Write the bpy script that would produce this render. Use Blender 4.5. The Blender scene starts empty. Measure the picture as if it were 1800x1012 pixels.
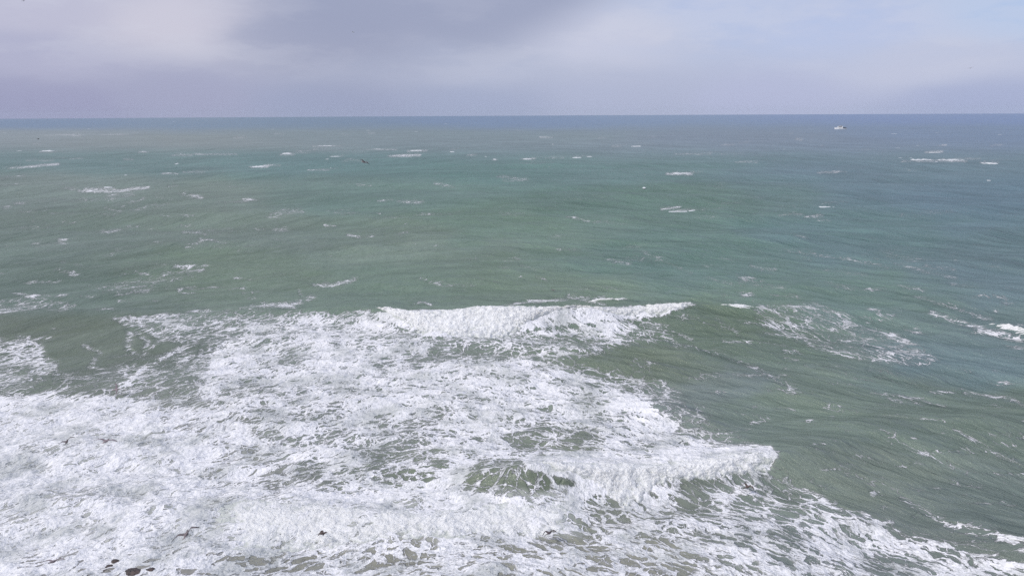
import bpy, math, random
import numpy as np
from mathutils import Vector, Matrix, Euler

C = bpy.context.scene.collection
R_ = math.radians
rng = np.random.default_rng(11)
random.seed(5)

# ------------------------------------------------------------------ camera
HC = 26.0                       # eye height above the sea (cliff top)
FPX = 1386.0                    # focal length in pixels of an 1800 px wide frame
PITCH, ROLL = 12.47, 0.29
cam_d = bpy.data.cameras.new('camera')
cam = bpy.data.objects.new('camera', cam_d)
C.objects.link(cam)
cam.location = (0, 0, HC)
cam.rotation_euler = Euler((R_(90 - PITCH), R_(ROLL), 0), 'XYZ')
cam_d.sensor_width = 36
cam_d.lens = FPX / 1800 * 36
cam_d.clip_start = 0.5
cam_d.clip_end = 120000
bpy.context.scene.camera = cam

SUN_EL, SUN_AZ = 45.0, 244.0    # azimuth clockwise from +Y: high on the left
SKY_STR = 0.1

# ------------------------------------------------------------------ render settings
sc = bpy.context.scene
sc.view_settings.view_transform = 'Standard'
sc.view_settings.look = 'None'
sc.view_settings.gamma = 1
sc.view_settings.use_curve_mapping = False
sc.view_settings.exposure = 0.0
sc.render.engine = 'CYCLES'
sc.cycles.use_denoising = False
sc.cycles.denoiser = 'OPENIMAGEDENOISE'
sc.cycles.denoising_input_passes = 'RGB_ALBEDO_NORMAL'
sc.cycles.denoising_prefilter = 'ACCURATE'
sc.cycles.max_bounces = 5
sc.cycles.sample_clamp_direct = 4
sc.cycles.sample_clamp_indirect = 3
sc.cycles.volume_bounces = 0


# ------------------------------------------------------------------ node helper
class NT:
    def __init__(s, nt):
        s.nt = nt
        nt.nodes.clear()

    def n(s, t, **kw):
        nd = s.nt.nodes.new(t)
        for k, v in kw.items():
            setattr(nd, k, v)
        return nd

    def put(s, sock, v):
        if v is None:
            return
        if isinstance(v, bpy.types.NodeSocket):
            s.nt.links.new(v, sock)
        else:
            sock.default_value = v

    def m(s, op, a, b=None, c=None, clamp=False):
        nd = s.n('ShaderNodeMath', operation=op, use_clamp=clamp)
        s.put(nd.inputs[0], a); s.put(nd.inputs[1], b); s.put(nd.inputs[2], c)
        return nd.outputs[0]

    def vm(s, op, a, b=None, sc_=None):
        nd = s.n('ShaderNodeVectorMath', operation=op)
        s.put(nd.inputs[0], a); s.put(nd.inputs[1], b)
        if sc_ is not None:
            s.put(nd.inputs[3], sc_)
        return nd.outputs[0]

    def dot(s, a, b):
        nd = s.n('ShaderNodeVectorMath', operation='DOT_PRODUCT')
        s.put(nd.inputs[0], a); s.put(nd.inputs[1], b)
        return nd.outputs[1]

    def ss(s, x, a, b, lo=0.0, hi=1.0):
        nd = s.n('ShaderNodeMapRange', interpolation_type='SMOOTHSTEP')
        s.put(nd.inputs[0], x); s.put(nd.inputs[1], a); s.put(nd.inputs[2], b)
        s.put(nd.inputs[3], lo); s.put(nd.inputs[4], hi)
        return nd.outputs[0]

    def mix(s, f, a, b):
        nd = s.n('ShaderNodeMix', data_type='RGBA')
        s.put(nd.inputs[0], f)
        s.put(nd.inputs[6], a if isinstance(a, bpy.types.NodeSocket) else (*a, 1))
        s.put(nd.inputs[7], b if isinstance(b, bpy.types.NodeSocket) else (*b, 1))
        return nd.outputs[2]

    def noise(s, vec, scale, detail=3, rough=0.5, out=0, dims='3D'):
        nd = s.n('ShaderNodeTexNoise', noise_dimensions=dims)
        s.put(nd.inputs['Vector'], vec)
        nd.inputs['Scale'].default_value = scale
        nd.inputs['Detail'].default_value = detail
        nd.inputs['Roughness'].default_value = rough
        return nd.outputs[out]

    def vor(s, vec, scale, feature='DISTANCE_TO_EDGE', rnd=1.0):
        nd = s.n('ShaderNodeTexVoronoi', feature=feature, voronoi_dimensions='2D')
        s.put(nd.inputs['Vector'], vec)
        nd.inputs['Scale'].default_value = scale
        nd.inputs['Randomness'].default_value = rnd
        return nd.outputs['Distance']

    def attr(s, name, out='Fac'):
        nd = s.n('ShaderNodeAttribute', attribute_name=name)
        return nd.outputs[out]

    def comb(s, x, y, z):
        nd = s.n('ShaderNodeCombineXYZ')
        s.put(nd.inputs[0], x); s.put(nd.inputs[1], y); s.put(nd.inputs[2], z)
        return nd.outputs[0]

    def sep(s, v):
        nd = s.n('ShaderNodeSeparateXYZ')
        s.put(nd.inputs[0], v)
        return nd.outputs


def lin(r, g, b):
    f = lambda c: (c / 255 / 12.92) if c <= 10.3 else ((c / 255 + 0.055) / 1.055) ** 2.4
    return (f(r), f(g), f(b))


def mat(name):
    m = bpy.data.materials.new(name)
    m.use_nodes = True
    return m, NT(m.node_tree)


# ------------------------------------------------------------------ photograph plane <-> sea plane
_Rm = np.array(Euler((R_(90 - PITCH), R_(ROLL), 0), 'XYZ').to_matrix())
REARTH = 6.371e6


def project(x, y, z):
    p = np.stack([x, y, z - HC], -1) @ _Rm
    d = np.maximum(-p[..., 2], 1e-3)
    px = 900 + FPX * p[..., 0] / d
    py = 506 - FPX * p[..., 1] / d
    bad = p[..., 2] > -1
    return np.where(bad, -9e3, px), np.where(bad, -9e3, py)


def ray(px, py):
    v = np.array([(px - 900) / FPX, -(py - 506) / FPX, -1.0])
    d = _Rm @ v
    return d / np.linalg.norm(d)


def at(px, py, z=0.0):
    d = ray(px, py)
    t = (z - HC) / d[2]
    return np.array([d[0] * t, d[1] * t, z])


# ------------------------------------------------------------------ sky
world = bpy.data.worlds.new('World')
sc.world = world
world.use_nodes = True
W = NT(world.node_tree)
tc = W.n('ShaderNodeTexCoord').outputs['Generated']
dx, dy, dz = W.sep(tc)[:3]
sky = W.n('ShaderNodeTexSky', sky_type='NISHITA', sun_disc=False, sun_elevation=R_(SUN_EL), sun_rotation=R_(SUN_AZ))
sky.altitude = 30
sky.air_density = 1.2
sky.dust_density = 1.5
deg = 180 / math.pi
az = W.m('MULTIPLY', W.m('ARCTAN2', dx, dy), deg)
el = W.m('MULTIPLY', W.m('ARCSINE', W.m('MINIMUM', W.m('MAXIMUM', dz, -1), 1)), deg)
# cloud-shape warp, in degrees
nv = W.comb(W.m('MULTIPLY', az, 0.06), W.m('MULTIPLY', el, 0.16), 0.0)
w1 = W.noise(nv, 1.0, 4, 0.55, out=1)
w1s = W.sep(w1)
waz = W.m('ADD', az, W.m('MULTIPLY', W.m('SUBTRACT', w1s[0], 0.5), 9))
wel = W.m('ADD', el, W.m('MULTIPLY', W.m('SUBTRACT', w1s[1], 0.5), 2.2))


def px2dir(px, py):
    d = ray(px, py)
    return math.degrees(math.atan2(d[0], d[1])), math.degrees(math.asin(d[2]))


# broad tones of the cloud deck: soft-weighted mean of tones seen over the horizon
ctrl = [((-60, 190), (158, 162, 195)), ((60, 180), (160, 163, 196)), ((60, 95), (178, 180, 208)), ((60, 15), (192, 192, 215)),
        ((320, 35), (207, 205, 222)), ((320, 170), (166, 170, 200)), ((600, 190), (160, 169, 200)),
        ((560, 60), (170, 174, 200)), ((800, 110), (183, 190, 215)), ((820, 185), (166, 176, 206)),
        ((1050, 60), (200, 204, 226)), ((1080, 175), (178, 186, 214)), ((1300, 20), (185, 197, 229)),
        ((1350, 170), (182, 189, 220)), ((1500, 50), (187, 198, 230)), ((1790, 20), (176, 197, 233)),
        ((1640, 110), (193, 199, 224)), ((1790, 185), (170, 180, 214)), ((2100, 100), (185, 192, 220)),
        ((400, -700), (176, 180, 200)), ((1500, -700), (185, 195, 218)), ((900, -1500), (178, 186, 210))]
acc = None
wsum = None
for (p, col) in ctrl:
    ca, ce = px2dir(*p) if p[1] > -900 else (0, 60)
    sa, se = (7.5, 2.3) if p[1] > -100 else (40, 18)
    a = W.m('DIVIDE', W.m('SUBTRACT', waz, ca), sa)
    e = W.m('DIVIDE', W.m('SUBTRACT', wel, ce), se)
    q = W.m('ADD', W.m('MULTIPLY', a, a), W.m('MULTIPLY', e, e))
    w = W.m('DIVIDE', 1.0, W.m('ADD', W.m('MULTIPLY', q, q), 0.02))
    v = W.vm('SCALE', lin(*col), None, w)
    acc = v if acc is None else W.vm('ADD', acc, v)
    wsum = w if wsum is None else W.m('ADD', wsum, w)
deck = W.vm('SCALE', acc, None, W.m('DIVIDE', 1.0, wsum))
# the dark shower cloud hanging in at the top, left of centre
haz = W.m('ADD', az, W.m('MULTIPLY', W.m('SUBTRACT', w1s[0], 0.5), 2.0))
hel = W.m('ADD', el, W.m('MULTIPLY', W.m('SUBTRACT', w1s[1], 0.5), 1.4))


def lobe(px_, py_, ra, re, soft0, soft1):
    da, de = px2dir(px_, py_)
    a = W.m('DIVIDE', W.m('SUBTRACT', haz, da), ra)
    e = W.m('DIVIDE', W.m('SUBTRACT', hel, de), re)
    q = W.m('SQRT', W.m('ADD', W.m('MULTIPLY', a, a), W.m('MULTIPLY', e, e)))
    return W.ss(q, soft0, soft1)


dark = W.m('MAXIMUM', lobe(640, -20, 9.0, 6.2, 1.4, .35), lobe(800, -60, 11.0, 5.9, 1.22, .66))
dark = W.m('MULTIPLY', W.m('MAXIMUM', dark, W.m('MULTIPLY', lobe(640, 120, 7.0, 4.0, 1.3, .2), .35)), 0.84)
deck = W.mix(dark, deck, lin(154, 161, 190))
# faint heaped cloud structure
cl = W.noise(W.comb(W.m('MULTIPLY', az, 0.12), W.m('MULTIPLY', el, 0.42), 3.1), 1.0, 7, 0.6)
clm = W.m('MULTIPLY', W.ss(cl, 0.45, 0.62), W.ss(el, 1.0, 5.0))
deck = W.mix(W.m('MULTIPLY', W.m('MULTIPLY', clm, W.m('SUBTRACT', 1.0, W.m('MULTIPLY', dark, .8))), 0.30), deck, lin(212, 214, 230))
clr = W.ss(cl, 0.5, 0.36)
blue = W.m('MULTIPLY', W.m('MULTIPLY', clr, W.ss(az, 2, 16)), W.ss(el, 2.0, 7.0))
blue = W.m('MULTIPLY', blue, 0.30)
deck = W.mix(blue, deck, lin(172, 195, 236))
deckS = W.vm('SCALE', deck, None, 1 / SKY_STR)
col = W.mix(0.93, sky.outputs[0], deckS)
bg = W.n('ShaderNodeBackground')
W.put(bg.inputs[0], col)
bg.inputs[1].default_value = SKY_STR
W.put(W.n('ShaderNodeOutputWorld').inputs[0], bg.outputs[0])

sun_d = bpy.data.lights.new('sun', 'SUN')
sun_d.energy = 2.3
sun_d.angle = R_(12)
sun_d.color = (1.0, 0.965, 0.93)
sun = bpy.data.objects.new('sun', sun_d)
C.objects.link(sun)
sv = Vector((math.sin(R_(SUN_AZ)) * math.cos(R_(SUN_EL)), math.cos(R_(SUN_AZ)) * math.cos(R_(SUN_EL)), math.sin(R_(SUN_EL))))
sun.rotation_euler = sv.to_track_quat('Z', 'Y').to_euler()
sun.location = sv * 200

# ------------------------------------------------------------------ numpy noise
_perm = rng.permutation(4096).astype(np.int32)
_ang = rng.uniform(0, 2 * np.pi, 4096)
_gx, _gy = np.cos(_ang), np.sin(_ang)


def perlin(x, y):
    xi = np.floor(x).astype(np.int64); yi = np.floor(y).astype(np.int64)
    xf = x - xi; yf = y - yi
    u = xf * xf * xf * (xf * (xf * 6 - 15) + 10)
    v = yf * yf * yf * (yf * (yf * 6 - 15) + 10)

    def g(a, b, fx, fy):
        h = _perm[(_perm[(xi + a) & 4095] + (yi + b)) & 4095]
        return _gx[h] * fx + _gy[h] * fy
    n00 = g(0, 0, xf, yf); n10 = g(1, 0, xf - 1, yf)
    n01 = g(0, 1, xf, yf - 1); n11 = g(1, 1, xf - 1, yf - 1)
    a = n00 + u * (n10 - n00); b = n01 + u * (n11 - n01)
    return (a + v * (b - a)) * 1.41


def fbm(x, y, o=4, g=0.5):
    s = 0; a = 1; t = 0
    for i in range(o):
        s = s + a * perlin(x + 17.3 * i, y - 9.1 * i); t += a; a *= g; x = x * 2.03; y = y * 2.03
    return s / t


def billow(x, y, o=4, g=0.55):
    s = 0; a = 1; t = 0
    for i in range(o):
        s = s + a * (1 - np.abs(perlin(x + 7.7 * i, y + 3.3 * i)) * 2); t += a; a *= g; x = x * 2.07; y = y * 2.07
    return s / t


def sst(x, a, b):
    t = np.clip((x - a) / (b - a), 0, 1)
    return t * t * (3 - 2 * t)


# ------------------------------------------------------------------ the waves
# each breaking or standing crest: points (photo x, photo y, crest height, front length)
def crest(pts, Lb, seed, wob=0.35, trough=0.12, throw=0.25):
    P = [(*at(p[0], p[1], p[2])[:2], p[2], p[3]) for p in pts]
    P = np.array(P)
    o = np.argsort(P[:, 0]); P = P[o]
    xs = np.linspace(P[0, 0], P[-1, 0], 500)
    k = np.exp(-np.linspace(-2.5, 2.5, 25) ** 2); k /= k.sum()
    cols = []
    for j in (1, 2, 3):
        c = np.interp(xs, P[:, 0], P[:, j])
        cp = np.pad(c, 12, mode='edge')
        cols.append(np.convolve(cp, k, 'valid'))
    return dict(x=xs, y=cols[0], a=cols[1], L=cols[2], Lb=Lb, seed=seed, wob=wob, trough=trough, throw=throw)


CR = {
    'A': crest([(-500, 590, .5, 8), (0, 570, 0.9, 6), (100, 562, 1.0, 6), (200, 556, 1.1, 6), (330, 550, .9, 5), (450, 545, .9, 4), (540, 544, 1.2, 3.5),
                (640, 541, 1.7, 3), (750, 545, 2.1, 2.6), (850, 539, 2.5, 2.6), (950, 541, 2.3, 2.6), (1100, 541, 1.9, 3), (1225, 533, 2.2, 7), (1330, 537, 2.0, 9),
                (1480, 533, 1.5, 10), (1650, 560, 1.0, 10), (1800, 590, .8, 9), (2300, 620, .4, 9)], 7, 1.0),
    'A2': crest([(700, 650, .0, 4), (950, 636, .3, 4), (1060, 613, .8, 4.5), (1215, 618, .9, 5), (1350, 662, .7, 5), (1500, 698, .45, 5), (1800, 745, .3, 5)], 4, 2.0),
    'B': crest([(-400, 840, .0, 4), (300, 810, .15, 4), (560, 800, .3, 4), (700, 800, .5, 3.5), (800, 803, 1.2, 3.2), (850, 801, 1.9, 2.3), (920, 799, 2.4, 1.9), (1000, 800, 2.3, 1.9),
                (1150, 801, 1.8, 2.2), (1250, 793, 1.8, 2.4), (1355, 779, 1.8, 2.6), (1450, 765, 1.5, 4), (1600, 742, 1.2, 5), (1760, 735, 1.0, 5), (2200, 740, .4, 6)], 4.5, 3.0, wob=.2),
    'C': crest([(-300, 860, .6, 4.5), (0, 862, .6, 4.5), (200, 868, .6, 4), (400, 866, .7, 3), (600, 878, .8, 2.6), (750, 884, .85, 2.2), (900, 882, .8, 2.2), (1000, 886, .6, 2),
                (1040, 900, .0, 2), (1200, 930, 0, 2)], 3.0, 4.0, wob=.2),
    'D': crest([(960, 530, 0, 3), (1010, 526, .35, 3), (1050, 524, 1.0, 2.6), (1110, 520, 1.1, 2.6), (1150, 524, .4, 3), (1250, 524, 0, 3)], 3.0, 5.0, wob=.1),
    'E': crest([(1520, 520, .0, 5), (1640, 546, .5, 5), (1740, 570, .8, 4), (1800, 588, 1.0, 3), (2000, 620, .8, 4)], 4, 6.0, wob=.2),
    'F': crest([(1580, 880, .0, 4), (1690, 922, .6, 2.6), (1760, 936, 1.0, 2.4), (1830, 955, 1.1, 2.4), (2100, 990, .6, 3)], 4, 7.0, wob=.15),
    'G': crest([(1280, 800, 0, 5), (1480, 850, .35, 6), (1700, 880, .6, 6), (1900, 890, .6, 6)], 5, 8.0),
    'H': crest([(900, 352, 0, 14), (1000, 343, 1.2, 14), (1150, 340, 1.3, 14), (1300, 350, 0, 14)], 14, 9.0),
    'I': crest([(1050, 425, 0, 10), (1200, 415, 1.1, 10), (1350, 415, 1.2, 10), (1550, 440, .3, 10)], 10, 10.0),
    'J': crest([(-200, 470, .5, 9), (120, 468, .7, 9), (350, 455, .7, 9), (600, 440, .2, 9)], 10, 11.0),
    'K': crest([(-300, 292, 1.6, 14), (0, 289, 1.9, 12), (100, 286, 1.6, 12), (200, 287, .2, 12)], 18, 12.0),
    'L': crest([(250, 276, 0, 14), (300, 272, 1.6, 14), (420, 270, 1.8, 14), (520, 275, 0, 14)], 18, 13.0),
    'M': crest([(1360, 508, 0, 8), (1550, 500, .6, 8), (1750, 515, .9, 8), (2000, 530, .7, 8)], 9, 14.0),
}


def crest_h(c, x, y):
    yc = np.interp(x, c['x'], c['y'])
    a = np.interp(x, c['x'], c['a'])
    edge = sst(x, c['x'][0], c['x'][0] + 4) * (1 - sst(x, c['x'][-1] - 4, c['x'][-1]))
    L = np.interp(x, c['x'], c['L'])
    w = perlin(x * 0.12 + c['seed'] * 31, x * 0 + c['seed'] * 7) * c['wob'] * 1.5
    t = yc + w - y                         # + towards the shore
    f = np.where(t < 0, np.exp(-(t / c['Lb']) ** 2), np.exp(-np.abs(t / L) ** 1.7))
    f = f - c['trough'] * np.exp(-((t - 2.3 * L) / L) ** 2)
    a = a * edge
    return a * f, c['throw'] * a * np.exp(-(t / (0.5 * L)) ** 2), a, t


NW = 84
lam = np.exp(np.linspace(math.log(1.1), math.log(75), NW)) * rng.uniform(.93, 1.07, NW)
wdir = np.where(lam > 22, rng.normal(0, R_(16), NW), rng.normal(0, R_(27), NW))   # 0 = straight towards the shore
ph = rng.uniform(0, 2 * np.pi, NW)
wst = np.where(lam < 4, .042, np.where(lam < 12, .038, np.where(lam < 26, .026, .020)))


def cellsize(r):
    return (r * r + HC * HC) / HC * (1.1 / FPX)


def surface(x, y):
    r = np.hypot(x, y)
    cs = cellsize(r)
    z = np.zeros_like(x); ox = np.zeros_like(x); oy = np.zeros_like(x)
    near = 1 - sst(r, 110, 230)
    behind = sst(y, -5, 15)
    yb = y + 42 * (np.sqrt(1 + (x / 60) ** 2) - 1)
    gust = 0.75 + 0.6 * fbm(x / 45 + 3, y / 60, 3)
    for i in range(NW):
        k = 2 * np.pi / lam[i]
        kx, ky = k * math.sin(wdir[i]), -k * math.cos(wdir[i])
        am = wst[i] * lam[i] / (2 * np.pi)
        f = sst(lam[i] / cs, 2.2, 5.0)
        if lam[i] > 14:
            f = f * (1 - near * min(1, (lam[i] - 14) / 14) * .55)
        else:
            f = f * gust
        th = kx * x + ky * (y if lam[i] > 14 else yb) + ph[i]
        f = f * am * behind
        z += f * np.cos(th)
        s = f * np.sin(th) * .8
        ox -= s * kx / k; oy -= s * ky / k
    for n, c in CR.items():
        m = (np.abs(y - np.interp(x, c['x'], c['y'])) < 60) & (x > c['x'][0]) & (x < c['x'][-1]) & (y > 5)
        if not m.any():
            continue
        h, th_, _, _ = crest_h(c, x[m], y[m])
        z[m] += h; oy[m] -= th_
    return x + ox, y + oy, z - r * r / (2 * REARTH)


# ------------------------------------------------------------------ charts: where foam lies and how the water is tinted
S = 2                                   # chart texels are 2 photo pixels
CX0, CY0, CX1, CY1 = -500, 190, 2300, 1200
gx = np.arange(CX0, CX1, S) + S / 2
gy = np.arange(CY0, CY1, S) + S / 2
GX, GY = np.meshgrid(gx, gy)


def sdpoly(P, X, Y):
    P = np.array(P, float)
    d = np.full(X.shape, 1e9); ins = np.zeros(X.shape, bool)
    for i in range(len(P)):
        a, b = P[i], P[(i + 1) % len(P)]
        e = b - a
        wx, wy = X - a[0], Y - a[1]
        t = np.clip((wx * e[0] + wy * e[1]) / (e @ e + 1e-9), 0, 1)
        d = np.minimum(d, (wx - t * e[0]) ** 2 + ((wy - t * e[1]) * 1.6) ** 2)
        c = ((a[1] <= Y) & (b[1] > Y)) | ((b[1] <= Y) & (a[1] > Y))
        xi = a[0] + (Y - a[1]) / (b[1] - a[1] + 1e-9) * e[0]
        ins ^= c & (X < xi)
    return np.where(ins, 1, -1) * np.sqrt(d)


def chart_noise(sx, sy, o, seed):
    return fbm(GX / sx + seed, GY / sy + seed * 1.7, o)


wobx = chart_noise(60, 25, 4, 3) * 26
woby = chart_noise(60, 25, 4, 9) * 12
cov = np.zeros(GX.shape); air = np.zeros(GX.shape); net = np.zeros(GX.shape)


def poly(P, val, soft=10, arr=None, mode='max', wob=1.0):
    arr = cov if arr is None else arr
    P = np.array(P, float)
    x0, x1, y0, y1 = P[:, 0].min() - 60, P[:, 0].max() + 60, P[:, 1].min() - 60, P[:, 1].max() + 60
    ix = (gx > x0) & (gx < x1); iy = (gy > y0) & (gy < y1)
    sl = np.ix_(iy, ix)
    d = sdpoly(P, GX[sl] + wobx[sl] * wob, GY[sl] + woby[sl] * wob)
    m = sst(d, -soft, soft)
    if mode == 'max':
        arr[sl] = np.maximum(arr[sl], m * val)
    elif mode == 'set':
        arr[sl] = arr[sl] * (1 - m) + val * m
    elif mode == 'mul':
        arr[sl] = arr[sl] * (1 - m * (1 - val))


def stroke(P, val, w, arr=None, wob=.5):
    arr = cov if arr is None else arr
    P = np.array(P, float)
    x0, x1, y0, y1 = P[:, 0].min() - 60, P[:, 0].max() + 60, P[:, 1].min() - 60, P[:, 1].max() + 60
    ix = (gx > x0) & (gx < x1); iy = (gy > y0) & (gy < y1)
    sl = np.ix_(iy, ix)
    X = GX[sl] + wobx[sl] * wob; Y = GY[sl] + woby[sl] * wob
    d = np.full(X.shape, 1e9)
    for a, b in zip(P[:-1], P[1:]):
        e = b - a
        wx, wy = X - a[0], Y - a[1]
        t = np.clip((wx * e[0] + wy * e[1]) / (e @ e + 1e-9), 0, 1)
        d = np.minimum(d, (wx - t * e[0]) ** 2 + ((wy - t * e[1]) * 1.5) ** 2)
    arr[sl] = np.maximum(arr[sl], val * np.exp(-d / w ** 2))


BOT = 1200
poly([(-500, 690), (0, 686), (100, 682), (200, 690), (290, 682), (330, 652), (348, 606), (405, 562), (440, 546), (520, 545), (650, 548), (740, 590), (870, 594),
      (960, 576), (1100, 556), (1168, 562), (1165, 584), (1208, 612), (1150, 606), (1095, 608), (1062, 624), (1000, 632), (1100, 652), (1170, 676), (1222, 712), (1262, 757), (1345, 782),
      (1370, 792), (1360, 836), (1470, 884), (1600, 938), (1700, 968), (1810, 990), (1900, 1020), (2000, BOT), (-500, BOT)], .46, 14)
poly([(-500, 715), (0, 702), (100, 700), (250, 704), (340, 690), (350, 655), (385, 600), (440, 566), (520, 556), (650, 548), (740, 590), (870, 594),
      (960, 576), (1080, 558), (1120, 574), (1150, 590), (1000, 600), (980, 640), (1080, 668), (1130, 690), (1180, 722), (1210, 760), (1300, 796),
      (1370, 792), (1340, 840), (1400, 900), (1500, 960), (1660, 1000), (2000, BOT), (-500, BOT)], .79, 26)
poly([(1020, 880), (1360, 840), (1480, 890), (1600, 935), (1950, 990), (1950, BOT), (-500, BOT), (-500, 1000), (480, 960), (1010, 935)], 1.0, 22, arr=net)
poly([(-500, 590), (100, 600), (330, 550), (350, 600), (330, 680), (-500, 690)], .7, 16, arr=net)
poly([(1330, 520), (1500, 520), (1680, 640), (1400, 640)], .7, 16, arr=net)
poly([(1060, 880), (1365, 838), (1480, 890), (1600, 935), (1800, 988), (1950, BOT), (1020, BOT), (1010, 930)], .60, 26, mode='set')
poly([(1150, 845), (1365, 825), (1420, 880), (1380, 930), (1200, 900)], .44, 18, mode='set')
poly([(780, 592), (960, 590), (1080, 605), (1040, 628), (820, 634), (700, 640)], .50, 9, mode='set')
poly([(640, 548), (720, 585), (700, 608), (650, 590)], .62, 8, mode='set')
poly([(500, 940), (1010, 935), (1010, BOT), (350, BOT), (360, 990)], .66, 18, mode='set')
poly([(1010, 520), (1010, 522), (1030, 520)], .3, 4)
poly([(915, 752), (1000, 748), (1040, 768), (1020, 792), (930, 792), (880, 775)], .46, 14, mode='set', wob=1.4)
poly([(840, 806), (1010, 812), (1020, 838), (990, 872), (860, 872), (820, 850)], .40, 8, mode='set', wob=.4)
poly([(660, 735), (760, 740), (800, 800), (760, 850), (660, 850), (610, 790)], .60, 16, mode='set')
poly([(460, 800), (640, 810), (640, 860), (480, 870), (420, 850)], .68, 14, mode='set')
poly([(330, 690), (420, 670), (560, 700), (500, 730), (330, 730)], .64, 16, mode='set', wob=1.5)
poly([(430, 700), (620, 760), (560, 790), (440, 760)], .66, 20, mode='set', wob=1.5)
poly([(1000, 690), (1120, 730), (1060, 740), (960, 715)], .64, 16, mode='set', wob=1.5)
stroke([(928, 806), (922, 835), (938, 868)], .72, 6, wob=.1)
stroke([(905, 806), (893, 830), (884, 862)], .62, 5, wob=.1)
stroke([(962, 815), (968, 840), (990, 870)], .64, 5, wob=.1)
stroke([(1000, 824), (985, 850), (992, 872)], .60, 5, wob=.1)
stroke([(870, 806), (850, 826), (840, 850)], .70, 9, wob=.3)
# left lace
stroke([(-120, 296), (0, 294), (60, 292), (102, 289)], .70, 4, wob=.2)
stroke([(140, 336), (190, 337), (225, 334), (262, 330)], .66, 5, wob=.3)
stroke([(150, 332), (200, 331)], .55, 5, wob=.15)
poly([(95, 655), (170, 650), (235, 630), (300, 615), (345, 604), (345, 692), (90, 700)], .40, 14)
stroke([(225, 570), (260, 600), (250, 640), (300, 660)], .5, 9)
stroke([(40, 590), (75, 625), (50, 660), (90, 690)], .6, 12)
stroke([(1690, 924), (1740, 935), (1800, 962), (1900, 985)], .64, 14, wob=.3)
stroke([(1720, 580), (1770, 590), (1850, 608)], .62, 10, wob=.2)
poly([(-500, 600), (0, 592), (70, 602), (105, 640), (85, 668), (150, 690), (-500, 700)], .52, 10)
poly([(205, 556), (350, 549), (430, 552), (345, 606), (290, 600), (228, 578)], .52, 9)
stroke([(225, 562), (232, 590), (222, 612), (240, 622)], .5, 9)
stroke([(345, 600), (300, 622), (255, 645), (225, 672), (190, 695)], .60, 11)
stroke([(300, 590), (260, 612), (240, 640), (215, 655)], .46, 9)
stroke([(330, 680), (300, 688), (260, 692)], .5, 8)
stroke([(150, 610), (180, 622), (160, 645), (185, 650)], .45, 8)
stroke([(80, 632), (105, 655), (140, 662), (200, 668)], .42, 7)
poly([(-300, 528), (80, 520), (130, 530), (130, 546), (-300, 560)], .36, 10)
poly([(190, 495), (340, 478), (360, 486), (220, 520), (170, 512)], .30, 10)
stroke([(390, 552), (450, 538), (520, 536), (550, 520)], .52, 9)
stroke([(520, 510), (540, 528)], .40, 5)
stroke([(555, 500), (585, 502), (620, 490)], .48, 8)
stroke([(730, 536), (745, 532), (760, 538)], .4, 5)
stroke([(745, 490), (790, 500), (815, 500)], .38, 6)
stroke([(490, 480), (600, 505)], .16, 14)
for (sx_, sy_, v_, w_) in [(340, 408, .34, 16), (365, 420, .36, 12), (270, 400, .30, 12), (200, 365, .34, 14), (190, 378, .34, 10), (290, 348, .3, 12), (300, 330, .3, 10),
                           (235, 398, .34, 9), (430, 440, .28, 14), (392, 425, .36, 12), (620, 412, .52, 12), (648, 416, .44, 10), (582, 397, .42, 8), (708, 410, .38, 9), (520, 372, .34, 14),
                           (610, 435, .2, 14), (800, 375, .2, 14), (720, 355, .32, 22), (675, 353, .34, 12), (780, 323, .34, 16), (900, 312, .34, 22), (905, 318, .3, 20),
                           (1020, 385, .46, 14), (1002, 384, .42, 8), (1060, 390, .3, 16), (1200, 371, .46, 14), (1180, 366, .38, 14), (1090, 461, .36, 14), (1000, 440, .3, 16),
                           (1430, 380, .34, 16), (1450, 385, .30, 12), (1410, 413, .3, 12), (1390, 378, .3, 18), (860, 490, .2, 14), (885, 468, .3, 10), (1555, 553, .42, 14), (1600, 300, .2, 20),
                           (1165, 452, .26, 16), (700, 505, .26, 12), (660, 515, .24, 12), (600, 262, .2, 40), (1290, 455, .22, 22), (905, 455, .3, 10), (60, 400, .2, 30), (90, 430, .18, 30)]:
    stroke([(sx_ - w_, sy_), (sx_ + w_, sy_ + random.uniform(-3, 5))], v_ * 1.22, max(3.5, w_ * .33), wob=.45)
for (sx_, sy_, v_, w_) in [(60, 600, .45, 30), (30, 640, .5, 40), (60, 535, .4, 24), (30, 545, .4, 30), (110, 540, .36, 20), (230, 515, .38, 26), (180, 505, .34, 22), (260, 498, .34, 26), (310, 478, .4, 26),
                           (345, 476, .4, 14), (220, 530, .3, 14), (330, 506, .34, 16), (420, 505, .34, 12), (440, 512, .3, 14), (210, 345, .3, 24), (255, 365, .3, 18), (150, 352, .26, 22), (60, 372, .26, 26),
                           (20, 310, .26, 20), (240, 350, .36, 12), (285, 362, .3, 12), (500, 373, .34, 26), (840, 455, .24, 18), (780, 430, .22, 20), (955, 490, .38, 8), (930, 470, .24, 18), (1075, 458, .36, 10),
                           (1340, 470, .28, 22), (1480, 500, .26, 26), (1600, 505, .28, 22), (1500, 480, .26, 24), (1650, 470, .26, 26), (1740, 520, .28, 22), (1380, 520, .26, 20), (1560, 650, .26, 30),
                           (1480, 720, .26, 26), (1600, 705, .34, 22), (1330, 730, .28, 24), (1450, 790, .28, 20), (1520, 800, .26, 24), (1620, 860, .28, 20), (1700, 850, .26, 24), (1760, 780, .3, 20)]:
    stroke([(sx_ - w_, sy_ - (3 if sx_ > 900 else -3)), (sx_ + w_, sy_ + (w_ * .22 if sx_ > 900 else -w_ * .2))], v_ * 1.15, max(5, w_ * .3), wob=.6)
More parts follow.
